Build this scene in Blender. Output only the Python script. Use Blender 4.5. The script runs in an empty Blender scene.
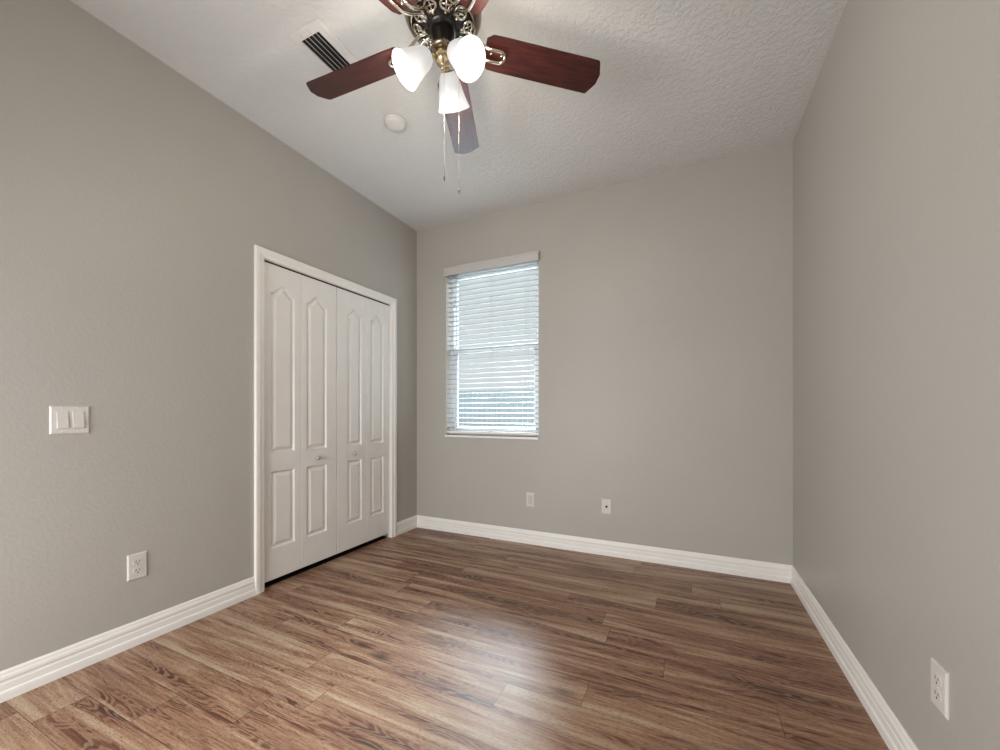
import bpy, bmesh, math, random
from mathutils import Vector, Matrix
from mathutils.geometry import tessellate_polygon

S = bpy.context.scene
COL = S.collection
PI = math.pi
random.seed(4)

# ------------------------------------------------------------------ camera, sky, exposure
F_PX, CX, CY = 400.9, 497.95, 412.65           # focal length and principal point, in pixels of the 1000 x 750 frame
cam_d = bpy.data.cameras.new('camera')
cam_d.sensor_width = 36.0
cam_d.sensor_fit = 'HORIZONTAL'
cam_d.lens = 36.0 * F_PX / 1000.0
cam_d.shift_x = (500 - CX) / 1000.0
cam_d.shift_y = (CY - 375) / 1000.0
cam_d.clip_start = 0.02
cam = bpy.data.objects.new('camera', cam_d)
COL.objects.link(cam)
cam.location = (2.2814, -3.0390, 1.0589)
cam.rotation_euler = (PI / 2, 0, 0.4441)
S.camera = cam

world = bpy.data.worlds.new('sky')
S.world = world
world.use_nodes = True
bg = world.node_tree.nodes['Background']
bg.inputs['Color'].default_value = (0.95, 0.97, 0.99, 1)
bg.inputs['Strength'].default_value = 0.76

S.view_settings.view_transform = 'Standard'
S.view_settings.look = 'None'
S.view_settings.gamma = 1.0
S.view_settings.use_curve_mapping = False
S.view_settings.exposure = 0.0
S.cycles.use_denoising = True
S.cycles.max_bounces = 12
S.cycles.diffuse_bounces = 8

# overcast daylight: a very wide soft sun behind the window wall
sun_d = bpy.data.lights.new('overcast_daylight', 'SUN')
sun_d.energy = 60.0
sun_d.angle = math.radians(24)
sun_d.color = (0.84, 0.93, 1.0)
sun = bpy.data.objects.new('overcast_daylight', sun_d)
COL.objects.link(sun)
sun.location = (1, 4, 5)
sun.rotation_euler = Vector((0.25, -1.0, -0.86)).to_track_quat('-Z', 'Y').to_euler()
# added fill light: an unseen area lamp beyond the opening behind the camera
rear_fill_d = bpy.data.lights.new('rear_fill_light', 'AREA')
rear_fill_d.shape = 'RECTANGLE'
rear_fill_d.size = 1.9
rear_fill_d.size_y = 1.6
rear_fill_d.energy = 84.0
rear_fill_d.color = (0.96, 0.985, 1.0)
rear_fill = bpy.data.objects.new('rear_fill_light', rear_fill_d)
COL.objects.link(rear_fill)
rear_fill.location = (0.80, -4.05, 0.95)
rear_fill.rotation_euler = Vector((0.42, 1.0, -0.62)).to_track_quat('-Z', 'Z').to_euler()

LAMP_W = 5.2                                    # each of the three fan bulbs
LAMP_C = (1.0, 0.89, 0.76)
SHADE_EMIT = 0.46

# ------------------------------------------------------------------ helpers
def srgb(r, g, b):
    f = lambda c: (c / 255.0 / 12.92) if c / 255.0 <= 0.04045 else ((c / 255.0 + 0.055) / 1.055) ** 2.4
    return (f(r), f(g), f(b), 1.0)

class NT:
    def __init__(s, mat):
        s.t = mat.node_tree
    def n(s, kind, **kw):
        nd = s.t.nodes.new(kind)
        for k, v in kw.items():
            setattr(nd, k, v)
        return nd
    def link(s, a, b):
        s.t.links.new(a, b)
    def put(s, sock, v):
        if hasattr(v, 'node'):
            s.t.links.new(v, sock)
        else:
            sock.default_value = v
    def math(s, op, a, b=None, c=None):
        nd = s.n('ShaderNodeMath', operation=op)
        s.put(nd.inputs[0], a)
        if b is not None: s.put(nd.inputs[1], b)
        if c is not None: s.put(nd.inputs[2], c)
        return nd.outputs[0]
    def comb(s, x, y, z):
        nd = s.n('ShaderNodeCombineXYZ')
        s.put(nd.inputs[0], x); s.put(nd.inputs[1], y); s.put(nd.inputs[2], z)
        return nd.outputs[0]
    def noise(s, vec, scale, detail=2.0, rough=0.5, dist=0.0):
        nd = s.n('ShaderNodeTexNoise')
        s.link(vec, nd.inputs['Vector'])
        nd.inputs['Scale'].default_value = scale
        nd.inputs['Detail'].default_value = detail
        nd.inputs['Roughness'].default_value = rough
        nd.inputs['Distortion'].default_value = dist
        return nd.outputs[0]
    def ramp(s, fac, stops):
        nd = s.n('ShaderNodeValToRGB')
        s.link(fac, nd.inputs[0])
        el = nd.color_ramp.elements
        while len(el) < len(stops): el.new(0.5)
        for e, (p, c) in zip(el, stops):
            e.position = p
            e.color = c if len(c) == 4 else (*c, 1)
        return nd.outputs[0]
    def mix(s, fac, a, b, mode='MIX'):
        nd = s.n('ShaderNodeMix', data_type='RGBA', blend_type=mode)
        s.put(nd.inputs[0], fac); s.put(nd.inputs[6], a); s.put(nd.inputs[7], b)
        return nd.outputs[2]

def new_mat(name, color=(.8, .8, .8, 1), rough=.5, metal=0.0, spec=.5, coat=0.0):
    m = bpy.data.materials.new(name)
    m.use_nodes = True
    b = m.node_tree.nodes['Principled BSDF']
    b.inputs['Base Color'].default_value = color
    b.inputs['Roughness'].default_value = rough
    b.inputs['Metallic'].default_value = metal
    b.inputs['Specular IOR Level'].default_value = spec
    b.inputs['Coat Weight'].default_value = coat
    return m, b, NT(m)

def objvec(t):
    return t.n('ShaderNodeTexCoord').outputs['Object']

def bump(t, b, height, strength, dist):
    nd = t.n('ShaderNodeBump')
    nd.inputs['Strength'].default_value = strength
    nd.inputs['Distance'].default_value = dist
    t.link(height, nd.inputs['Height'])
    t.link(nd.outputs[0], b.inputs['Normal'])

def plain(name, color, rough, metal=0., spec=.5, vary=0.03, scale=9., coat=0.):
    """a near-even colour with a faint procedural mottling"""
    m, b, t = new_mat(name, color, rough, metal, spec, coat)
    v = t.noise(objvec(t), scale, 3)
    lo = tuple(c * (1 - vary) for c in color[:3]) + (1,)
    hi = tuple(min(1, c * (1 + vary)) for c in color[:3]) + (1,)
    t.link(t.ramp(v, [(.3, lo), (.7, hi)]), b.inputs['Base Color'])
    return m

# ---- wall paint with orange-peel texture
def mat_wall():
    m, b, t = new_mat('wall_paint', (.43, .40, .36, 1), .42, 0, .35)
    v = objvec(t)
    big = t.noise(v, 1.3, 2)
    t.link(t.ramp(big, [(.3, (.440, .418, .384, 1)), (.7, (.460, .438, .402, 1))]), b.inputs['Base Color'])
    n1 = t.noise(v, 75, 3, .55)
    n2 = t.noise(v, 28, 2, .5)
    h = t.math('ADD', t.ramp(n1, [(.45, (0, 0, 0, 1)), (.62, (1, 1, 1, 1))]), t.math('MULTIPLY', n2, .6))
    bump(t, b, h, .14, .0020)
    return m

def mat_ceiling():
    m, b, t = new_mat('ceiling_texture', (.715, .715, .71, 1), .7, 0, .2)
    v = objvec(t)
    n1 = t.noise(v, 42, 4, .6, .6)
    n2 = t.noise(v, 95, 2, .5)
    h = t.math('ADD', t.ramp(n1, [(.42, (0, 0, 0, 1)), (.6, (1, 1, 1, 1))]), t.math('MULTIPLY', n2, .35))
    bump(t, b, h, .42, .006)
    return m

def mat_floor():
    m, b, t = new_mat('plank_floor', (.2, .12, .08, 1), .3, 0, .6)
    sep = t.n('ShaderNodeSeparateXYZ'); t.link(objvec(t), sep.inputs[0])
    X, Y = sep.outputs[0], sep.outputs[1]
    RH, BL = 0.147, 1.21
    yr = t.math('DIVIDE', t.math('ADD', Y, 1.46 + RH * 40), RH)
    row = t.math('FLOOR', yr)
    wn = t.n('ShaderNodeTexWhiteNoise', noise_dimensions='1D'); t.link(row, wn.inputs['W'])
    xr = t.math('DIVIDE', t.math('ADD', X, t.math('MULTIPLY', wn.outputs[0], 7.3)), BL)
    colm = t.math('FLOOR', xr)
    wn2 = t.n('ShaderNodeTexWhiteNoise', noise_dimensions='2D'); t.link(t.comb(row, colm, 0.0), wn2.inputs['Vector'])
    rnd = wn2.outputs[0]
    fy = t.math('FRACT', yr); fx = t.math('FRACT', xr)
    ey = t.math('MULTIPLY', t.math('MINIMUM', fy, t.math('SUBTRACT', 1.0, fy)), RH)
    ex = t.math('MULTIPLY', t.math('MINIMUM', fx, t.math('SUBTRACT', 1.0, fx)), BL)
    edge = t.math('MINIMUM', ey, ex)
    seam = t.math('LESS_THAN', edge, 0.0011)
    ox = t.math('ADD', X, t.math('MULTIPLY', rnd, 37.0))
    oy = t.math('ADD', Y, t.math('MULTIPLY', rnd, 11.0))
    # cathedral grain: level lines of a stretched noise
    cat = t.noise(t.comb(t.math('MULTIPLY', ox, 2.1), t.math('MULTIPLY', oy, 13.0), 0.0), 1.0, 2.0, .45, .35)
    rings = t.math('ADD', t.math('MULTIPLY', t.math('SINE', t.math('MULTIPLY', cat, 120.0)), .5), .5)
    streak = t.noise(t.comb(t.math('MULTIPLY', ox, 5.0), t.math('MULTIPLY', oy, 150.0), 0.0), 1.0, 4, .65)
    pores = t.noise(t.comb(t.math('MULTIPLY', ox, 55.0), t.math('MULTIPLY', oy, 320.0), 0.0), 1.0, 2, .5)
    blot = t.noise(t.comb(t.math('MULTIPLY', ox, 1.35), t.math('MULTIPLY', oy, 17.0), 3.0), 1.0, 5, .62, .5)
    v = t.math('ADD', t.math('MULTIPLY', blot, 1.12), t.math('MULTIPLY', streak, .30))
    v = t.math('ADD', v, t.math('MULTIPLY', t.math('SUBTRACT', rnd, .5), .09))
    v = t.math('SUBTRACT', v, .235)
    base = t.ramp(v, [(.28, srgb(70, 42, 32)), (.40, srgb(117, 77, 57)), (.51, srgb(153, 118, 93)), (.64, srgb(176, 153, 127))])
    gm = t.math('MULTIPLY', t.ramp(blot, [(.40, (1, 1, 1, 1)), (.56, (.15, .15, .15, 1))]), t.ramp(rings, [(.35, (0, 0, 0, 1)), (.8, (1, 1, 1, 1))]))
    base = t.mix(t.math('MULTIPLY', gm, .42), base, srgb(170, 145, 121))
    base = t.mix(t.math('MULTIPLY', t.ramp(pores, [(.53, (0, 0, 0, 1)), (.63, (1, 1, 1, 1))]), .42), base, srgb(74, 46, 36))
    # knots
    vor = t.n('ShaderNodeTexVoronoi'); vor.inputs['Scale'].default_value = 1.0
    t.link(t.comb(t.math('MULTIPLY', ox, 1.5), t.math('MULTIPLY', oy, 3.4), 0.0), vor.inputs['Vector'])
    kd = t.math('ADD', vor.outputs['Distance'], t.math('MULTIPLY', t.math('SUBTRACT', streak, .5), .10))
    base = t.mix(t.math('MULTIPLY', t.ramp(kd, [(.02, (1, 1, 1, 1)), (.11, (0, 0, 0, 1))]), .8), base, srgb(52, 30, 24))
    base = t.mix(t.math('MULTIPLY', seam, .65), base, srgb(45, 28, 22))
    t.link(base, b.inputs['Base Color'])
    b.inputs['Specular IOR Level'].default_value = .38
    t.link(t.ramp(streak, [(.3, (.43, .43, .43, 1)), (.7, (.36, .36, .36, 1))]), b.inputs['Roughness'])
    hgt = t.math('ADD', t.math('MULTIPLY', rings, .35), t.math('ADD', t.math('MULTIPLY', streak, .8), t.math('MULTIPLY', seam, -1.5)))
    bump(t, b, hgt, .12, .0012)
    return m

def mat_wood_blade():
    m, b, t = new_mat('cherry_blade', (.07, .015, .01, 1), .40, 0, .45, .0)
    b.inputs['Coat Roughness'].default_value = .25
    sep = t.n('ShaderNodeSeparateXYZ'); t.link(objvec(t), sep.inputs[0])
    v = t.noise(t.comb(t.math('MULTIPLY', sep.outputs[0], 7.0), t.math('MULTIPLY', sep.outputs[1], 60.0), 0.0), 1.0, 4, .6, .3)
    t.link(t.ramp(v, [(.3, (.018, .004, .004, 1)), (.55, (.050, .010, .008, 1)), (.75, (.085, .018, .011, 1))]), b.inputs['Base Color'])
    return m

def mat_glass_shade():
    m, b, t = new_mat('frosted_glass', (.42, .43, .44, 1), .35, 0, .5)
    v = t.noise(objvec(t), 14, 2)
    t.link(t.ramp(v, [(.3, (1.0, .97, .93, 1)), (.7, (1.0, .985, .96, 1))]), b.inputs['Emission Color'])
    b.inputs['Emission Strength'].default_value = SHADE_EMIT
    return m

def mat_emit(name, color, strength):
    m, b, t = new_mat(name, (.4, .4, .4, 1), .4)
    b.inputs['Emission Color'].default_value = (*color, 1)
    b.inputs['Emission Strength'].default_value = strength
    return m

def mat_pane():
    m = bpy.data.materials.new('window_glass'); m.use_nodes = True
    t = m.node_tree; t.nodes.clear()
    o = t.nodes.new('ShaderNodeOutputMaterial'); mx = t.nodes.new('ShaderNodeMixShader')
    tr = t.nodes.new('ShaderNodeBsdfTransparent'); gl = t.nodes.new('ShaderNodeBsdfGlossy')
    gl.inputs['Roughness'].default_value = .02
    fr = t.nodes.new('ShaderNodeFresnel'); fr.inputs['IOR'].default_value = 1.35
    tr.inputs['Color'].default_value = (.95, .98, .98, 1)
    t.links.new(fr.outputs[0], mx.inputs[0]); t.links.new(tr.outputs[0], mx.inputs[1]); t.links.new(gl.outputs[0], mx.inputs[2])
    t.links.new(mx.outputs[0], o.inputs['Surface'])
    return m

def mat_slat():
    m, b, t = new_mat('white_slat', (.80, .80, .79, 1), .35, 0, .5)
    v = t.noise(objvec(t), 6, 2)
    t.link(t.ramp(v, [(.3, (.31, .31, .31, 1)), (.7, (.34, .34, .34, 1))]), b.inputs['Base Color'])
    b.inputs['Subsurface Weight'].default_value = 0.0
    return m

M = dict(
    wall=mat_wall(), ceiling=mat_ceiling(), floor=mat_floor(), blade=mat_wood_blade(), shade=mat_glass_shade(),
    trim=plain('trim_enamel', (.86, .835, .795, 1), .32, vary=.015),
    door=plain('door_enamel', (.82, .80, .77, 1), .30, vary=.015),
    plate=plain('white_plastic', (.66, .63, .595, 1), .35, vary=.02),
    slot=plain('dark_slot', (.05, .045, .04, 1), .6),
    vent=plain('white_vent_enamel', (.70, .69, .67, 1), .4, vary=.02),
    black=plain('black_void', (.008, .008, .008, 1), .8),
    slat=mat_slat(), pane=mat_pane(),
    valance=plain('valance_shaded_white', (.56, .54, .52, 1), .4, vary=.02),  # white valance, its shade mixed into a greyer colour
    vinyl=plain('white_vinyl', (.74, .77, .79, 1), .4, vary=.02),
    nickel=plain('polished_nickel', (.78, .72, .62, 1), .16, 1.0, vary=.04),
    bronze=plain('antique_pewter', (.36, .30, .235, 1), .27, 1.0, vary=.08),
    brass=plain('pale_brass', (.74, .60, .38, 1), .25, 1.0, vary=.05),
    blackmetal=plain('black_metal', (.012, .011, .010, 1), .25, .0, .6),
    bulb=mat_emit('lit_bulb', (1.0, .97, .92), .6),
    closet=plain('closet_paint', (.40, .38, .35, 1), .7),
    fence=plain('pale_fence', (.36, .405, .43, 1), .6, vary=.06, scale=3),
    fence_d=plain('weathered_rail', (.25, .285, .31, 1), .6, vary=.06, scale=3),
    bounce=plain('pale_bounce', (.30, .30, .295, 1), .8, vary=.08, scale=4),
)

class MB:
    """collects shapes; build() links them as ONE mesh object"""
    def __init__(s):
        s.bm = bmesh.new()
    def face(s, vs):
        try:
            return s.bm.faces.new(vs)
        except ValueError:
            return None
    def box(s, lo, hi, bev=0.0, seg=2, mat=None):
        r = bmesh.ops.create_cube(s.bm, size=1.0)
        vs = r['verts']
        for v in vs:
            v.co = Vector([lo[i] + (v.co[i] + .5) * (hi[i] - lo[i]) for i in range(3)])
        allv = list(vs)
        if bev > 0:
            es = list({e for v in vs for e in v.link_edges})
            rb = bmesh.ops.bevel(s.bm, geom=es, offset=bev, segments=seg, profile=.5, affect='EDGES')
            allv = list({v for f in rb['faces'] for v in f.verts} | {v for v in vs if v.is_valid})
        if mat is not None:
            for v in allv: v.co = mat @ v.co
        return s
    def lathe(s, prof, seg=40, mat=None, cap0=False, cap1=False):
        rings = []
        for r, z in prof:
            ring = []
            for k in range(seg):
                a = 2 * PI * k / seg
                p = Vector((r * math.cos(a), r * math.sin(a), z))
                ring.append(s.bm.verts.new(mat @ p if mat is not None else p))
            rings.append(ring)
        for a, b in zip(rings, rings[1:]):
            for k in range(seg):
                f = s.face([a[k], a[(k + 1) % seg], b[(k + 1) % seg], b[k]])
                if f: f.smooth = True
        if cap0: s.face(rings[0])
        if cap1: s.face(list(reversed(rings[-1])))
        return s
    def tube(s, pts, rad, seg=8, closed=False, flat=1.0, up=None, caps=True):
        pts = [Vector(p) for p in pts]
        n = len(pts)
        rings = []
        prev = None
        for i, p in enumerate(pts):
            if closed:
                d = pts[(i + 1) % n] - pts[i - 1]
            else:
                d = pts[min(i + 1, n - 1)] - pts[max(i - 1, 0)]
            d.normalize()
            if up is not None:
                a = d.cross(Vector(up)).normalized()
            else:
                ref = prev if prev is not None else (Vector((0, 0, 1)) if abs(d.z) < .9 else Vector((1, 0, 0)))
                a = (ref - d * ref.dot(d)).normalized()
                prev = a
            b = d.cross(a).normalized()
            r = rad[i] if isinstance(rad, (list, tuple)) else rad
            rings.append([s.bm.verts.new(p + a * (r * math.cos(2 * PI * k / seg)) + b * (r * flat * math.sin(2 * PI * k / seg))) for k in range(seg)])
        m = n if closed else n - 1
        for i in range(m):
            a, b = rings[i], rings[(i + 1) % n]
            for k in range(seg):
                f = s.face([a[k], a[(k + 1) % seg], b[(k + 1) % seg], b[k]])
                if f: f.smooth = True
        if not closed and caps:
            s.face(list(reversed(rings[0]))); s.face(rings[-1])
        return s
    def sweep(s, path, prof, closed=False):
        """prof points given per path vertex by function prof(i) -> list of Vectors"""
        rings = [[s.bm.verts.new(p) for p in prof(i)] for i in range(len(path))]
        for a, b in zip(rings, rings[1:]):
            for k in range(len(a) - 1):
                s.face([a[k], a[k + 1], b[k + 1], b[k]])
        s.face(rings[0]); s.face(list(reversed(rings[-1])))
        return s
    def prism(s, outline, z0, z1, mat=None):
        T = mat if mat is not None else Matrix()
        a = [s.bm.verts.new(T @ Vector((x, y, z0))) for x, y in outline]
        b = [s.bm.verts.new(T @ Vector((x, y, z1))) for x, y in outline]
        s.face(list(reversed(a))); s.face(b)
        n = len(a)
        for k in range(n):
            s.face([a[k], a[(k + 1) % n], b[(k + 1) % n], b[k]])
        return s
    def sheet(s, outer, holes, fn):
        """flat polygon with holes, fn maps 2D -> 3D"""
        loops = [outer] + holes
        flat = [p for l in loops for p in l]
        tris = tessellate_polygon([[Vector((p[0], p[1], 0)) for p in l] for l in loops])
        vs = [s.bm.verts.new(fn(*p)) for p in flat]
        for t in tris: s.face([vs[i] for i in t])
        return s
    def ringstrip(s, la, lb):
        a = [s.bm.verts.new(p) for p in la]; b = [s.bm.verts.new(p) for p in lb]
        n = len(a)
        for k in range(n): s.face([a[k], a[(k + 1) % n], b[(k + 1) % n], b[k]])
        return s
    def build(s, name, mat, parent=None, loc=None, smooth=None, weld=True):
        if weld: bmesh.ops.remove_doubles(s.bm, verts=s.bm.verts, dist=1e-6)
        bmesh.ops.recalc_face_normals(s.bm, faces=s.bm.faces)
        me = bpy.data.meshes.new(name); s.bm.to_mesh(me); s.bm.free()
        me.materials.append(mat)
        if smooth:
            for p in me.polygons: p.use_smooth = True
        o = bpy.data.objects.new(name, me); COL.objects.link(o)
        if loc: o.location = loc
        if parent: o.parent = parent
        return o

def thing(name, label, cat, loc=(0, 0, 0), group=None):
    o = bpy.data.objects.new(name, None); COL.objects.link(o)
    o.empty_display_size = .1
    o.location = loc; o['label'] = label; o['category'] = cat
    if group: o['group'] = group
    return o
def tag(o, label, cat, group=None):
    o['label'] = label; o['category'] = cat
    if group: o['group'] = group
    return o
def struct(o, label, cat):
    o['kind'] = 'structure'; o['label'] = label; o['category'] = cat
    return o

# ------------------------------------------------------------------ room shell
W, H, REAR, TH = 2.8668, 2.743, -3.47, 0.14
# closet opening in the left wall (y from, y to, top) and window opening in the back wall (x from, x to, bottom, top)
CY0, CY1, CTOP = -1.487, -0.357, 1.977
WX0, WX1, WZ0, WZ1 = 0.322, 1.196, 0.862, 2.335
CD = 0.62                                        # closet depth

fl = MB().box((-CD - .2, REAR - .15, -.12), (W + .15, TH, 0)).build('floor', M['floor'])
struct(fl, 'brown wood plank floor with dark knots and grain', 'floor')
ce = MB().box((-.15, REAR - .15, H), (W + .15, TH, H + .1)).build('ceiling', M['ceiling'])
struct(ce, 'white textured ceiling above the fan', 'ceiling')

def slab_with_hole(a0, a1, z0, z1, holes, d0, d1, axis):
    """wall slab spanning a0..a1 and z0..z1 with rectangular holes; thickness d0..d1; axis 'x': wall lies along x"""
    fn = (lambda d: (lambda a, z: Vector((a, d, z)))) if axis == 'x' else (lambda d: (lambda a, z: Vector((d, a, z))))
    m = MB()
    outer = [(a0, z0), (a1, z0), (a1, z1), (a0, z1)]
    hl = [[(h[0], h[2]), (h[1], h[2]), (h[1], h[3]), (h[0], h[3])] for h in holes]
    for d in (d0, d1): m.sheet(outer, hl, fn(d))
    for l in [outer] + hl:
        m.ringstrip([fn(d0)(*p) for p in l], [fn(d1)(*p) for p in l])
    return m

wl = slab_with_hole(REAR, 0, -.1, H, [(CY0, CY1, -.09, CTOP)], 0, -.115, 'y').build('wall_left', M['wall'])
struct(wl, 'greige painted wall on the left with the closet opening', 'wall')
wb = slab_with_hole(-.115, W, 0, H, [(WX0, WX1, WZ0, WZ1)], 0, TH, 'x').build('wall_back', M['wall'])
struct(wb, 'greige painted far wall with the window', 'wall')
wr = MB().box((W, REAR, 0), (W + .12, TH, H)).build('wall_right', M['wall'])
struct(wr, 'greige painted wall on the right side', 'wall')
wf = slab_with_hole(-.115, W + .12, -.1, H, [(0.12, 1.95, -.09, 2.08)], REAR, REAR - .12, 'x').build('wall_front', M['wall'])  # unseen opening, added and placed to let fill light in
struct(wf, 'painted wall with an opening added behind the camera for fill light', 'wall')

# closet interior shell
m = MB()
m.box((-CD - .1, CY0 - .28, 0), (-CD, CY1 + .28, 2.4))
m.box((-CD, CY0 - .28, 0), (-.115, CY0 - .2, 2.4))
m.box((-CD, CY1 + .2, 0), (-.115, CY1 + .28, 2.4))
m.box((-CD - .1, CY0 - .28, 2.4), (-.115, CY1 + .28, 2.46))
struct(m.build('wall_closet', M['closet']), 'dark inside of the closet behind the bifold doors', 'wall')

m = MB().box((-CD, CY0 - .2, 0), (-.030, CY1 + .2, .004))  # near-black slab laid over the closet floor
M['closet_slab'] = plain('near_black_slab', (.018, .016, .014, 1), .95, spec=.05, vary=.2, scale=60)
struct(m.build('floor_closet', M['closet_slab']), 'dark slab on the floor inside the closet under the doors', 'floor')

# ---- baseboards
BB = [(0, 0), (.0165, 0), (.0165, .024), (.0155, .033), (.012, .038), (.0115, .062), (.0095, .066), (.0095, .073), (.0115, .077), (.0105, .087), (.0075, .094), (.0065, .101), (.003, .1085), (0, .1085)]
def baseboard(name, p0, p1, inward, label, c0=0, c1=0):
    """from p0 to p1 on the floor; c0, c1: mitre factor at the ends (1 = inside corner)"""
    p0, p1, inn = Vector((*p0, 0)), Vector((*p1, 0)), Vector((*inward, 0))
    d = (p1 - p0).normalized()
    m = MB()
    m.sweep([0, 1], lambda i: [(p0 + d * (t * c0) if i == 0 else p1 - d * (t * c1)) + inn * t + Vector((0, 0, z)) for t, z in BB + [BB[0]]][:-1])
    o = m.build(name, M['trim'])
    return struct(o, label, 'baseboard')
CAS = .057
baseboard('baseboard_left', (0, REAR), (0, CY0 - CAS), (1, 0), 'white baseboard on the left wall from the rear to the closet', 1, 0)
baseboard('baseboard_left.001', (0, CY1 + CAS), (0, 0), (1, 0), 'short white baseboard between the closet and the corner', 0, 1)
baseboard('baseboard_back', (0, 0), (W, 0), (0, -1), 'white baseboard under the window', 1, 1)
baseboard('baseboard_right', (W, 0), (W, REAR), (-1, 0), 'white baseboard along the right wall', 1, 1)

# ---- closet casing and jamb lining
CP = [(0, 0), (0, .009), (.004, .011), (.018, .0125), (.022, .0125), (.027, .0165), (.035, .018), (.050, .018), (.055, .0165), (CAS, .013), (CAS, 0)]
path = [((CY0, 0), (-1, 0)), ((CY0, CTOP), (-1, 1)), ((CY1, CTOP), (1, 1)), ((CY1, 0), (1, 0))]
m = MB()
m.sweep(path, lambda i: [Vector((t, path[i][0][0] + path[i][1][0] * o, path[i][0][1] + path[i][1][1] * o)) for o, t in CP])
tr = m.build('trim_1', M['trim'])
struct(tr, 'white moulded casing around the closet doors', 'trim')
m = MB()
m.box((-.115, CY0 - .001, 0), (0, CY0 + .003, CTOP)); m.box((-.115, CY1 - .003, 0), (0, CY1 + .001, CTOP))
m.box((-.115, CY0, CTOP - .003), (0, CY1, CTOP + .001))
jm = m.build('trim_2', M['trim'])
MB().box((-.075, CY0 + .004, CTOP - .013), (-.0135, CY1 - .004, CTOP - .003)).build('door_track', M['black'], jm)
struct(jm, 'white jamb lining inside the closet opening', 'trim')

# ---- bifold doors
def inset(poly, d):
    n = len(poly); out = []
    for i in range(n):
        p0, p1, p2 = Vector(poly[i - 1]), Vector(poly[i]), Vector(poly[(i + 1) % n])
        e1, e2 = (p1 - p0).normalized(), (p2 - p1).normalized()
        n1, n2 = Vector((-e1.y, e1.x)), Vector((-e2.y, e2.x))
        b = (n1 + n2)
        b = b / max(.3, b.dot(n1)) if b.length > 1e-6 else n1
        out.append(tuple(p1 + b * d))
    return out

def arch(y0, y1, z0, zs, rise):
    """upper panel outline, counter-clockwise: square foot, ogee top"""
    pts = [(y0, z0), (y1, z0), (y1, zs)]
    c, hw = (y0 + y1) / 2, (y1 - y0) / 2
    N = 14
    for k in range(N + 1):
        t = 1 - 2 * k / N
        a = min(1.0, abs(t) / .86)
        z = zs + rise * (.5 + .5 * math.cos(PI * a)) ** .75
        if k in (0, N): continue
        pts.append((c + hw * t, z))
    pts.append((y0, zs))
    return pts

DF, DT = -.012, .033                              # door face and thickness
def door_leaf(y0, y1, z0, z1, py0, py1, parent):
    m = MB()
    panels = [arch(py0, py1, .812, 1.795, .052), [(py0, .228), (py1, .228), (py1, .700), (py0, .700)]]
    f3 = lambda dx: (lambda y, z: Vector((DF + dx, y, z)))
    e = .002
    face = [(y0 + e, z0 + e), (y1 - e, z0 + e), (y1 - e, z1 - e), (y0 + e, z1 - e)]
    rim = [(y0, z0), (y1, z0), (y1, z1), (y0, z1)]
    m.sheet(face, panels, f3(0))
    m.ringstrip([f3(0)(*p) for p in face], [f3(-e)(*p) for p in rim])
    m.ringstrip([f3(-e)(*p) for p in rim], [f3(-DT)(*p) for p in rim])
    m.sheet(rim, [], f3(-DT))
    for p in panels:
        steps = [(0, 0), (.004, -.003), (.009, -.0110), (.014, -.0125), (.020, -.0100), (.034, -.0015), (.036, -.001)]
        loops = [[f3(h)(*q) for q in inset(p, d)] for d, h in steps]
        for a, b in zip(loops, loops[1:]): m.ringstrip(a, b)
        m.sheet(inset(p, steps[-1][0]), [], f3(steps[-1][1]))
    return m.build('door_leaf', M['door'], parent)

def knob(y, z, parent):
    R = Matrix.Translation((DF, y, z)) @ Matrix.Rotation(PI / 2, 4, 'Y')
    m = MB().lathe([(.008, 0), (.008, .010), (.013, .014), (.0165, .020), (.0165, .025), (.012, .030), (.004, .0315)], 24, R, True, True)
    return m.build('knob', M['knob'], parent)

M['knob'] = plain('grey_knob', (.50, .49, .47, 1), .3, .3, vary=.03)
mid = -.926
dz0, dz1 = .038, CTOP - .0125
for nm, leaves, kn, ky, lab in (
        ('door_1', ((CY0 + .004, -1.2222, -1.432, -1.267), (-1.2206, mid - .0022, -1.180, -1.014)), 1, -1.104, 'left pair of white panelled bifold closet doors'),
        ('door_2', ((mid + .0022, -.6342, -.826, -.681), (-.6326, CY1 - .006, -.588, -.436)), 0, -.772, 'right pair of white panelled bifold closet doors beside the corner')):
    r = bpy.data.objects.new(nm, None); COL.objects.link(r)
    struct(r, lab, 'door')
    a, b = leaves[0][0], leaves[1][1]
    for y0, y1, p0, p1 in leaves:
        door_leaf(y0, y1, dz0, dz1, p0, p1, r)
    knob(ky, .752, r)
    yb = a + .012 if kn else b - .012
    MB().box((-.030, yb - .010, 0.0), (-.014, yb + .010, .004)).box((-.026, yb - .004, .004), (-.018, yb + .004, dz0 + .002)).build('pivot_bracket', M['nickel'], r)

# ------------------------------------------------------------------ window
wn = bpy.data.objects.new('window_1', None); COL.objects.link(wn); wn.location = ((WX0 + WX1) / 2, TH, WZ0)
struct(wn, 'white single-hung window in the far wall behind the blind', 'window')
off = Vector(wn.location)
def wbox(m, lo, hi, bev=0): return m.box(Vector(lo) - off, Vector(hi) - off, bev)
FW = .035
m = MB()
wbox(m, (WX0, .072, WZ0), (WX0 + FW, TH, WZ1)); wbox(m, (WX1 - FW, .072, WZ0), (WX1, TH, WZ1))
wbox(m, (WX0 + FW, .072, WZ0), (WX1 - FW, TH, WZ0 + FW)); wbox(m, (WX0 + FW, .072, WZ1 - FW), (WX1 - FW, TH, WZ1))
m.build('window_frame', M['vinyl'], wn)
MZ = 1.615
m = MB()
x0, x1, z0, z1 = WX0 + FW, WX1 - FW, WZ0 + FW, MZ + .02
sw = .032
wbox(m, (x0, .080, z0), (x0 + sw, .105, z1), .003); wbox(m, (x1 - sw, .080, z0), (x1, .105, z1), .003)
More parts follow.
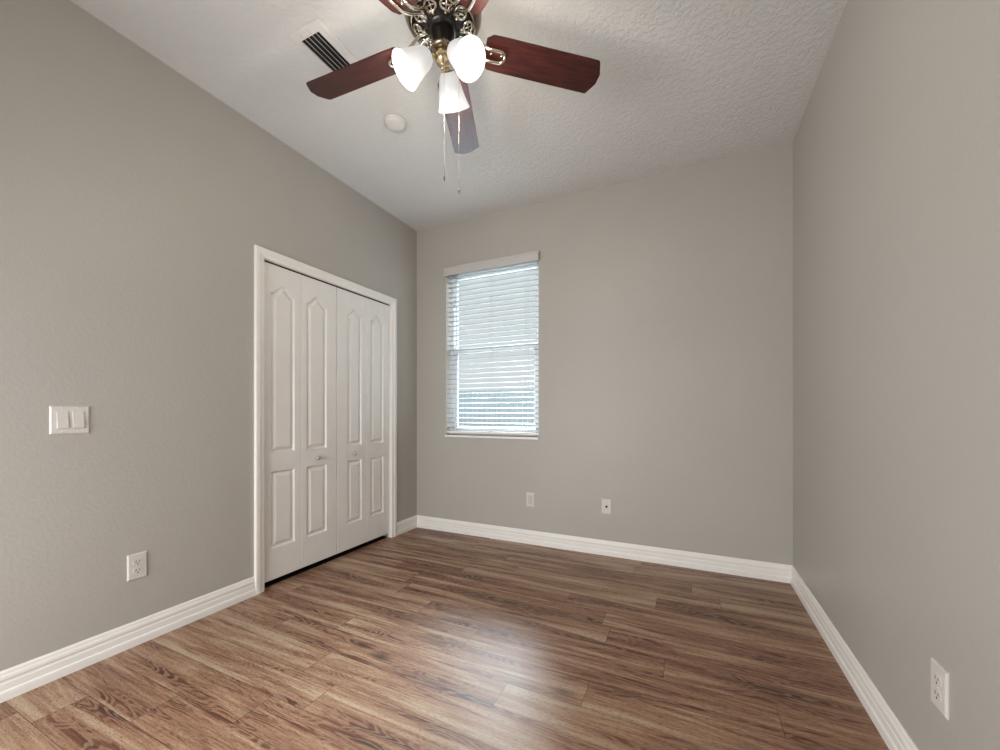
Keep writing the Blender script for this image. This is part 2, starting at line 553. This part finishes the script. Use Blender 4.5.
wbox(m, (x0 + sw, .080, z0), (x1 - sw, .105, z0 + .04), .003); wbox(m, (x0 + sw, .080, z1 - .045), (x1 - sw, .105, z1), .003)
sa = m.build('lower_sash', M['vinyl'], wn)
wbox(MB(), (x0 + sw, .091, z0 + .04), (x1 - sw, .095, z1 - .045)).build('pane', M['pane'], sa)
m = MB()
z0u, z1u = MZ - .02, WZ1 - FW
su = .014
wbox(m, (x0, .107, z0u), (x0 + su, .13, z1u)); wbox(m, (x1 - su, .107, z0u), (x1, .13, z1u))
wbox(m, (x0 + su, .107, z0u), (x1 - su, .13, z0u + .035)); wbox(m, (x0 + su, .107, z1u - .03), (x1 - su, .13, z1u))
su_o = m.build('upper_sash', M['vinyl'], wn)
wbox(MB(), (x0 + su, .117, z0u + .035), (x1 - su, .121, z1u - .03)).build('pane', M['pane'], su_o)
# sill
sl = MB().box((WX0 - .006, -.014, WZ0 - .020), (WX1 + .004, .072, WZ0), .003).build('trim_3', M['trim'])
struct(sl, 'thin white sill under the window blind', 'trim')
# reveal lining (white returns)
m = MB()
m.box((WX0 - .001, .001, WZ0), (WX0 + .002, .072, WZ1)); m.box((WX1 - .002, .001, WZ0), (WX1 + .001, .072, WZ1)); m.box((WX0, .001, WZ1 - .002), (WX1, .072, WZ1 + .001))
struct(m.build('trim_4', M['trim']), 'white returns lining the window opening', 'trim')

# ---- blind
bl = thing('window_blind', 'white horizontal slat blind with a valance, filling the window', 'blind', ((WX0 + WX1) / 2, .03, 2.33))
bo = Vector(bl.location)
def bbox(m, lo, hi, bev=0): return m.box(Vector(lo) - bo, Vector(hi) - bo, bev)
m = MB()
VX0, VX1 = WX0 - .018, WX1 + .014
bbox(m, (VX0, -.026, 2.272), (VX1, -.014, 2.346), .004)
bbox(m, (VX0, -.030, 2.330), (VX1, -.012, 2.346), .004)
bbox(m, (VX0, -.026, 2.272), (VX0 + .010, -.001, 2.346), .002); bbox(m, (VX1 - .010, -.026, 2.272), (VX1, -.001, 2.346), .002)
m.build('valance', M['valance'], bl)
bx0, bx1 = WX0 + .006, WX1 - .006
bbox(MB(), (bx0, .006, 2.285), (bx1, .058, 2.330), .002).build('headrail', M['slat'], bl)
NSL = 32
zt, zb_ = 2.262, .925
tilt = math.radians(3)
for k in range(NSL):
    z = zt + (zb_ - zt) * k / (NSL - 1)
    m = MB()
    # slightly crowned slat cross-section, swept along x
    prof = []
    for j in range(7):
        u = -1 + 2 * j / 6
        prof.append((u * .0245, .0022 * (1 - u * u)))
    ring = [(y, zz + .0014) for y, zz in prof] + [(y, zz - .0014) for y, zz in reversed(prof)]
    ct, st = math.cos(tilt), math.sin(tilt)
    ring = [(y * ct - zz * st, y * st + zz * ct) for y, zz in ring]
    a = [m.bm.verts.new((bx0 - bo.x, .032 - bo.y + y, zz)) for y, zz in ring]
    b = [m.bm.verts.new((bx1 - bo.x, .032 - bo.y + y, zz)) for y, zz in ring]
    n = len(ring)
    for i in range(n): m.face([a[i], a[(i + 1) % n], b[(i + 1) % n], b[i]])
    m.face(a); m.face(list(reversed(b)))
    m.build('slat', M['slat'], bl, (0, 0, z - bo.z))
bbox(MB(), (bx0, .009, .876), (bx1, .055, .896), .004).build('bottom_rail', M['trim'], bl)
for cx_ in (bx0 + .105, (bx0 + bx1) / 2, bx1 - .105):
    m = MB()
    for y in (.006, .058):
        m.tube([(cx_ - bo.x, y - bo.y, .89 - bo.z), (cx_ - bo.x, y - bo.y, 2.29 - bo.z)], .0009, 5)
    m.build('ladder_cord', M['slat'], bl)
lc = MB().tube([(bx0 + .085 - bo.x, -.004 - bo.y, 2.28 - bo.z), (bx0 + .088 - bo.x, -.006 - bo.y, 2.02 - bo.z)], .0010, 5)
lc.tube([(bx0 + .093 - bo.x, -.004 - bo.y, 2.28 - bo.z), (bx0 + .097 - bo.x, -.006 - bo.y, 2.05 - bo.z)], .0010, 5)
lc = lc.build('lift_cord', M['slat'], bl)
M['tassel'] = plain('grey_tassel', (.30, .32, .33, 1), .5)
for dx, z in ((.088, 1.995), (.097, 2.025)):
    T = Matrix.Translation((bx0 + dx - bo.x, -.006 - bo.y, z - bo.z))
    MB().lathe([(.0015, .024), (.004, .016), (.0048, .002), (.0035, 0)], 12, T, True, True).build('tassel', M['tassel'], lc)

# ------------------------------------------------------------------ outside
lw = MB().box((-16, TH + .02, -.32), (14, 14, -.2)).build('bounce_ground', M['bounce'])  # unseen ground, made pale to bounce daylight up at the blind
struct(lw, 'unseen pale ground outside the window, added to bounce daylight', 'ground')
fe = thing('garden_fence', 'pale blue-grey board fence outside the window, seen between the lower slats', 'fence', (-3.0, 7.5, -.2))
bs = MB(); n = 0
x = -9.0
while x < 9.0:
    w_ = .15
    bs.box((x, 0, .08), (x + w_, .022, 1.92)); x += w_ + .012
bs.build('board_panel', M['fence'], fe)
MB().box((-9, .022, .25), (9, .06, .34)).box((-9, .022, 1.62), (9, .06, 1.71)).build('rail', M['fence_d'], fe)
for k in range(8):
    MB().box((-9 + k * 2.4, .022, 0), (-9 + k * 2.4 + .1, .12, 1.90), .01).build('fence_post', M['fence_d'], fe)

# ------------------------------------------------------------------ outlets and switches
def wall_frame(p, normal):
    """local x to the right as seen from the room, y up, z out of the wall"""
    nz = Vector(normal); up = Vector((0, 0, 1)); rx = up.cross(nz).normalized()
    R = Matrix((rx, up, nz)).transposed().to_4x4()
    return Matrix.Translation(p) @ R

def cover(w, h, parent, name='cover_plate'):
    m = MB()
    a = [(-w / 2, -h / 2), (w / 2, -h / 2), (w / 2, h / 2), (-w / 2, h / 2)]
    e = .0045
    b = [(x - math.copysign(e, x), y - math.copysign(e, y)) for x, y in a]
    P = lambda l, z: [Vector((x, y, z)) for x, y in l]
    m.ringstrip(P(a, 0), P(a, .0022)); m.ringstrip(P(a, .0022), P(b, .006)); m.sheet(b, [], lambda x, y: Vector((x, y, .006))); m.sheet(a, [], lambda x, y: Vector((x, y, 0)))
    return m.build(name, M['plate'], parent)

def screw(x, y, z, parent, r=.0032):
    m = MB().lathe([(r, z), (r * .8, z + .0012), (r * .2, z + .0014)], 14, Matrix.Translation((x, y, 0)), False, True)
    return m.build('screw', M['plate'], parent)

def rounded(w, h, r, n=5):
    pts = []
    for cx_, cy_, a0 in ((w / 2 - r, h / 2 - r, 0), (-w / 2 + r, h / 2 - r, 90), (-w / 2 + r, -h / 2 + r, 180), (w / 2 - r, -h / 2 + r, 270)):
        for k in range(n + 1):
            a = math.radians(a0 + 90 * k / n); pts.append((cx_ + r * math.cos(a), cy_ + r * math.sin(a)))
    return pts

def duplex_outlet(p, normal, label):
    t = thing('wall_outlet', label, 'outlet'); t.matrix_world = wall_frame(p, normal)
    cover(.073, .117, t)
    for cy_ in (.0195, -.0195):
        rc = MB().prism([(x, y + cy_) for x, y in rounded(.034, .029, .0115)], .006, .0078).build('receptacle', M['plate'], t)
        s = MB()
        for sx, hh in ((-.0065, .0095), (.0065, .0078)):
            s.box((sx - .0013, cy_ + .003 - hh / 2, .0078), (sx + .0013, cy_ + .003 + hh / 2, .0081))
        s.prism([(x, y + cy_ - .0085) for x, y in rounded(.0055, .0055, .0025)], .0078, .0081)
        s.build('slot', M['slot'], rc)
    screw(0, 0, .006, t)
    return t

duplex_outlet((0, -2.0915, .357), (1, 0, 0), 'white duplex outlet low on the left wall below the double switch')
duplex_outlet((W, -1.6185, .351), (-1, 0, 0), 'white duplex outlet low on the right wall')

t = thing('light_switch', 'white double rocker light switch on the left wall', 'switch')
t.matrix_world = wall_frame((0, -2.312, 1.029), (1, 0, 0))
cover(.117, .114, t)
for cx_ in (-.023, .023):
    MB().box((cx_ - .0175, -.0345, .006), (cx_ + .0175, .0345, .0075), .0005).build('switch_frame', M['plate'], t)
    # rocker: wedge proud at the bottom
    m = MB()
    y0, y1, x0_, x1_ = -.032, .032, cx_ - .0155, cx_ + .0155
    v = [m.bm.verts.new(c) for c in ((x0_, y0, .0075), (x1_, y0, .0075), (x1_, y1, .0075), (x0_, y1, .0075), (x0_, y0, .0135), (x1_, y0, .0135), (x1_, y1, .0082), (x0_, y1, .0082))]
    for f in ((0, 1, 2, 3), (4, 5, 6, 7), (0, 1, 5, 4), (1, 2, 6, 5), (2, 3, 7, 6), (3, 0, 4, 7)): m.face([v[i] for i in f])
    m.build('rocker', M['plate'], t)
    screw(cx_, .0485, .006, t); screw(cx_, -.0485, .006, t)

t = thing('wall_plate', 'white wall plate with a tall rectangular insert, directly below the window', 'wall plate')
t.matrix_world = wall_frame((1.127, 0, .355), (0, -1, 0))
cover(.070, .114, t)
M['insert'] = plain('darker_insert', (.56, .53, .50, 1), .4)  # insert a little darker than its plate
MB().prism(rounded(.034, .068, .002), .006, .0072).build('insert', M['insert'], t)
screw(0, .0485, .006, t); screw(0, -.0485, .006, t)

t = thing('cable_jack', 'white wall plate with one dark round jack, right of the window', 'wall plate')
t.matrix_world = wall_frame((1.730, 0, .361), (0, -1, 0))
cover(.073, .114, t)
MB().lathe([(.0085, .006), (.0085, .008), (.0048, .008), (.0048, .013), (.002, .013), (.002, .009)], 18, None, False, True).build('jack', M['slot'], t)
screw(0, .042, .006, t); screw(0, -.042, .006, t)

# ------------------------------------------------------------------ ceiling vent and detector
vx0, vx1, vy0, vy1 = .665, .853, -1.826, -1.490
t = thing('ceiling_vent', 'white rectangular ceiling air vent with dark slots, left of the fan', 'vent', ((vx0 + vx1) / 2, (vy0 + vy1) / 2, H))
hx, hy = (vx1 - vx0) / 2, (vy1 - vy0) / 2
m = MB()
o1 = [(-hx, -hy), (hx, -hy), (hx, hy), (-hx, hy)]
ix, iy = .058, hy - .035
i1 = [(-ix, -iy), (ix, -iy), (ix, iy), (-ix, iy)]
P = lambda l, z: [Vector((x, y, z)) for x, y in l]
g = lambda l, d: [(x - math.copysign(d, x), y - math.copysign(d, y)) for x, y in l]
m.ringstrip(P(o1, 0), P(o1, -.003)); m.ringstrip(P(o1, -.003), P(g(o1, .006), -.008)); m.ringstrip(P(g(o1, .006), -.008), P(g(i1, -.003), -.011)); m.ringstrip(P(g(i1, -.003), -.011), P(i1, -.009)); m.ringstrip(P(i1, -.009), P(i1, -.001))
m.build('frame', M['vent'], t)
MB().box((-ix, -iy, -.002), (ix, iy, -.0005)).build('backing', M['black'], t)
for k in range(4):
    c = -ix + (k + 1) * 2 * ix / 5
    T = Matrix.Translation((c, 0, -.0068)) @ Matrix.Rotation(math.radians(60), 4, 'Y')
    MB().box((-.0042, -iy, -.0005), (.0042, iy, .0005), mat=T).build('louver', M['vent'], t)
for k in range(3):
    c = -.03 + k * .024
    MB().box((c - .002, -hy + .014, -.015), (c + .002, -hy + .028, -.009)).build('damper_tab', M['vent'], t)

t = thing('smoke_detector', 'round white smoke detector on the ceiling beyond the vent', 'smoke detector', (.750, -1.202, H))
MB().lathe([(.062, 0), (.062, -.008), (.058, -.010)], 40, None, True, True).build('base', M['vent'], t)
MB().lathe([(.058, -.010), (.057, -.020), (.050, -.030), (.030, -.034), (.002, -.035)], 40, None, False, True).build('cover', M['vent'], t)

# ------------------------------------------------------------------ ceiling fan with light kit
FX, FY = 1.424, -1.731
fan = thing('ceiling_fan', 'five-bladed ceiling fan with dark cherry blades and three lit glass shades', 'ceiling fan', (FX, FY, H))
Zr = lambda z: z - H
MB().lathe([(.0, Zr(2.7430)), (.078, Zr(2.7430)), (.080, Zr(2.7220)), (.100, Zr(2.7060)), (.130, Zr(2.6900)), (.146, Zr(2.6400)), (.149, Zr(2.6100)), (.148, Zr(2.5870)), (.141, Zr(2.5690)), (.128, Zr(2.5530)), (.120, Zr(2.5490)), (.116, Zr(2.5550))], 56).build('motor_housing', M['bronze'], fan)
MB().lathe([(.116, Zr(2.5550)), (.114, Zr(2.5520)), (.080, Zr(2.5410)), (.064, Zr(2.5390)), (.058, Zr(2.5360)), (.056, Zr(2.5300)), (.046, Zr(2.5280)), (.030, Zr(2.5280))], 48, None, True, True).build('motor_plate', M['blackmetal'], fan)
for k in range(10):
    a = 2 * PI * (k + .5) / 10 + math.radians(4)
    T = Matrix.Rotation(a, 4, 'Z') @ Matrix.Translation((.0965, 0, Zr(2.5435))) @ Matrix.Rotation(math.radians(-18), 4, 'Y')
    m = MB()
    m.tube([T @ Vector((.0175 * math.cos(q), .0215 * math.sin(q), 0)) for q in [2 * PI * j / 18 for j in range(18)]], .0050, 7, True)
    m.tube([T @ Vector((-.015, 0, 0)), T @ Vector((.015, 0, 0))], .0036, 6); m.tube([T @ Vector((0, -.018, 0)), T @ Vector((0, .018, 0))], .0036, 6)
    m.tube([T @ Vector((-.018, 0, 0)), T @ Vector((-.032, 0, .004))], [.010, .007], 8, flat=.5)
    m.build('vent_medallion', M['nickel'], fan)
MB().lathe([(.040, Zr(2.5310)), (.0435, Zr(2.5270)), (.0435, Zr(2.4670)), (.046, Zr(2.4640)), (.046, Zr(2.4570)), (.038, Zr(2.4520)), (.020, Zr(2.4490)), (.002, Zr(2.4490))], 40, None, True, True).build('switch_housing', M['bronze'], fan)
MB().lathe([(.020, Zr(2.4510)), (.029, Zr(2.4460)), (.032, Zr(2.4330)), (.031, Zr(2.4190)), (.024, Zr(2.4070)), (.012, Zr(2.4010)), (.008, Zr(2.3960)), (.010, Zr(2.3900)), (.006, Zr(2.3830)), (.001, Zr(2.3810))], 32, None, True, True).build('light_fitter', M['brass'], fan)

PITCH = math.radians(12)
BZ = Zr(2.494)
blade_out = [(.165, -.048), (.188, -.064), (.23, -.066), (.632, -.069), (.640, -.066), (.664, -.020), (.664, .020), (.640, .066), (.632, .069), (.23, .066), (.188, .064), (.165, .048)]
for k in range(5):
    a = math.radians(39.4 + 72 * k + (1.3, .2, -.3, 0, 0)[k])
    Rz = Matrix.Rotation(a, 4, 'Z')
    Tb = Rz @ Matrix.Translation((0, 0, BZ)) @ Matrix.Rotation(-PITCH, 4, 'X')
    br = MB().prism(blade_out, -.003, .003).build('fan_blade', M['blade'], fan)
    br.matrix_local = Tb
    # blade iron: a loop of bar from the motor plate to the underside of the blade
    def rail(sgn):
        out = []
        for u, w, z in ((.060, .011, .047), (.080, .013, .047), (.100, .015, .043), (.120, .018, .026), (.140, .020, .010), (.158, .021, .0), (.180, .022, -.009), (.225, .022, -.009)):
            p = Vector((u, sgn * w, 0))
            f = max(0, min(1, (u - .09) / .08))
            p = Matrix.Rotation(-PITCH * f, 4, 'X') @ p
            p.z += z
            out.append(p)
        return out
    tip = []
    for j in range(1, 8):
        q = -PI / 2 + PI * j / 8
        p = Matrix.Rotation(-PITCH, 4, 'X') @ Vector((.225 + .022 * math.cos(q), .022 * math.sin(q), 0)); p.z += -.009
        tip.append(p)
    pts = rail(-1) + tip + list(reversed(rail(1)))
    pts = [Rz @ (p + Vector((0, 0, BZ))) for p in pts]
    ir = MB().tube(pts, .0066, 9)
    ir = ir.build('blade_iron', M['nickel'], fan)
    for u in (.192, .236):
        p = Matrix.Rotation(-PITCH, 4, 'X') @ Vector((u, 0, 0)); p.z += 0
        MB().lathe([(.0055, -.0028), (.0045, -.0055), (.001, -.0065)], 14, Tb @ Matrix.Translation((u, 0, 0)), False, True).build('screw', M['nickel'], ir)

# lamps
SH = [(.0, .022), (.004, .028), (.014, .0345), (.030, .0405), (.050, .0455), (.075, .0510), (.098, .0575), (.113, .0630), (.122, .0670)]
for k, az in enumerate((105, -15, 225)):
    a = math.radians(az); th = math.radians(47)
    ax = Vector((math.cos(a) * math.sin(th), math.sin(a) * math.sin(th), -math.cos(th)))
    neck = Vector((math.cos(a) * .056, math.sin(a) * .056, Zr(2.424)))
    root = Vector((math.cos(a) * .025, math.sin(a) * .025, Zr(2.431)))
    MB().tube([root, root.lerp(neck, .4) + Vector((0, 0, .004)), neck - ax * .004, neck + ax * .012], [.009, .009, .012, .014], 14).build('lamp_arm', M['brass'], fan)
    Rm = ax.to_track_quat('Z', 'X').to_matrix().to_4x4()
    T = Matrix.Translation(neck) @ Rm
    MB().lathe([(.010, -.004), (.023, -.002), (.025, .008), (.022, .010)], 24, T, True, True).build('shade_holder', M['brass'], fan)
    out = [(r, s) for s, r in SH]; inn = [(r - .0035, s + .001) for s, r in reversed(SH)]
    sh = MB().lathe(out + [(.0660, .1235)] + inn, 44, T).build('glass_shade', M['shade'], fan)
    MB().lathe([(.012, .012), (.014, .030), (.0235, .050), (.027, .066), (.024, .081), (.013, .091), (.001, .0935)], 24, T, True, True).build('bulb', M['bulb'], sh)
    ld = bpy.data.lights.new('lamp_light', 'POINT'); ld.energy = LAMP_W; ld.color = LAMP_C; ld.shadow_soft_size = .04
    lo = bpy.data.objects.new('lamp_light', ld); COL.objects.link(lo); lo.parent = fan
    lo.location = neck + ax * .205

# pull chains
cdir = Vector((math.cos(math.radians(27)), math.sin(math.radians(27)), 0))    # towards the right as seen
fdir = Vector((.42, -.90, 0))                                                 # towards the viewer
for off_r, off_f, zend in ((.062, .006, 1.912), (.012, .052, 1.935)):
    p = cdir * off_r + fdir * off_f
    m = MB().tube([(p.x, p.y, Zr(2.462)), (p.x, p.y, Zr(zend + .012))], .0007, 6)
    z = 2.460
    while z > zend + .012:
        m.lathe([(.0004, Zr(z + .0016)), (.0013, Zr(z)), (.0004, Zr(z - .0016))], 6, Matrix.Translation((p.x, p.y, 0))); z -= .0062
    ch = m.build('pull_chain', M['nickel'], fan)
    MB().lathe([(.0012, Zr(zend + .014)), (.003, Zr(zend + .006)), (.0034, Zr(zend - .004)), (.0015, Zr(zend - .010))], 14, Matrix.Translation((p.x, p.y, 0)), True, True).build('chain_fob', M['bronze'], ch)
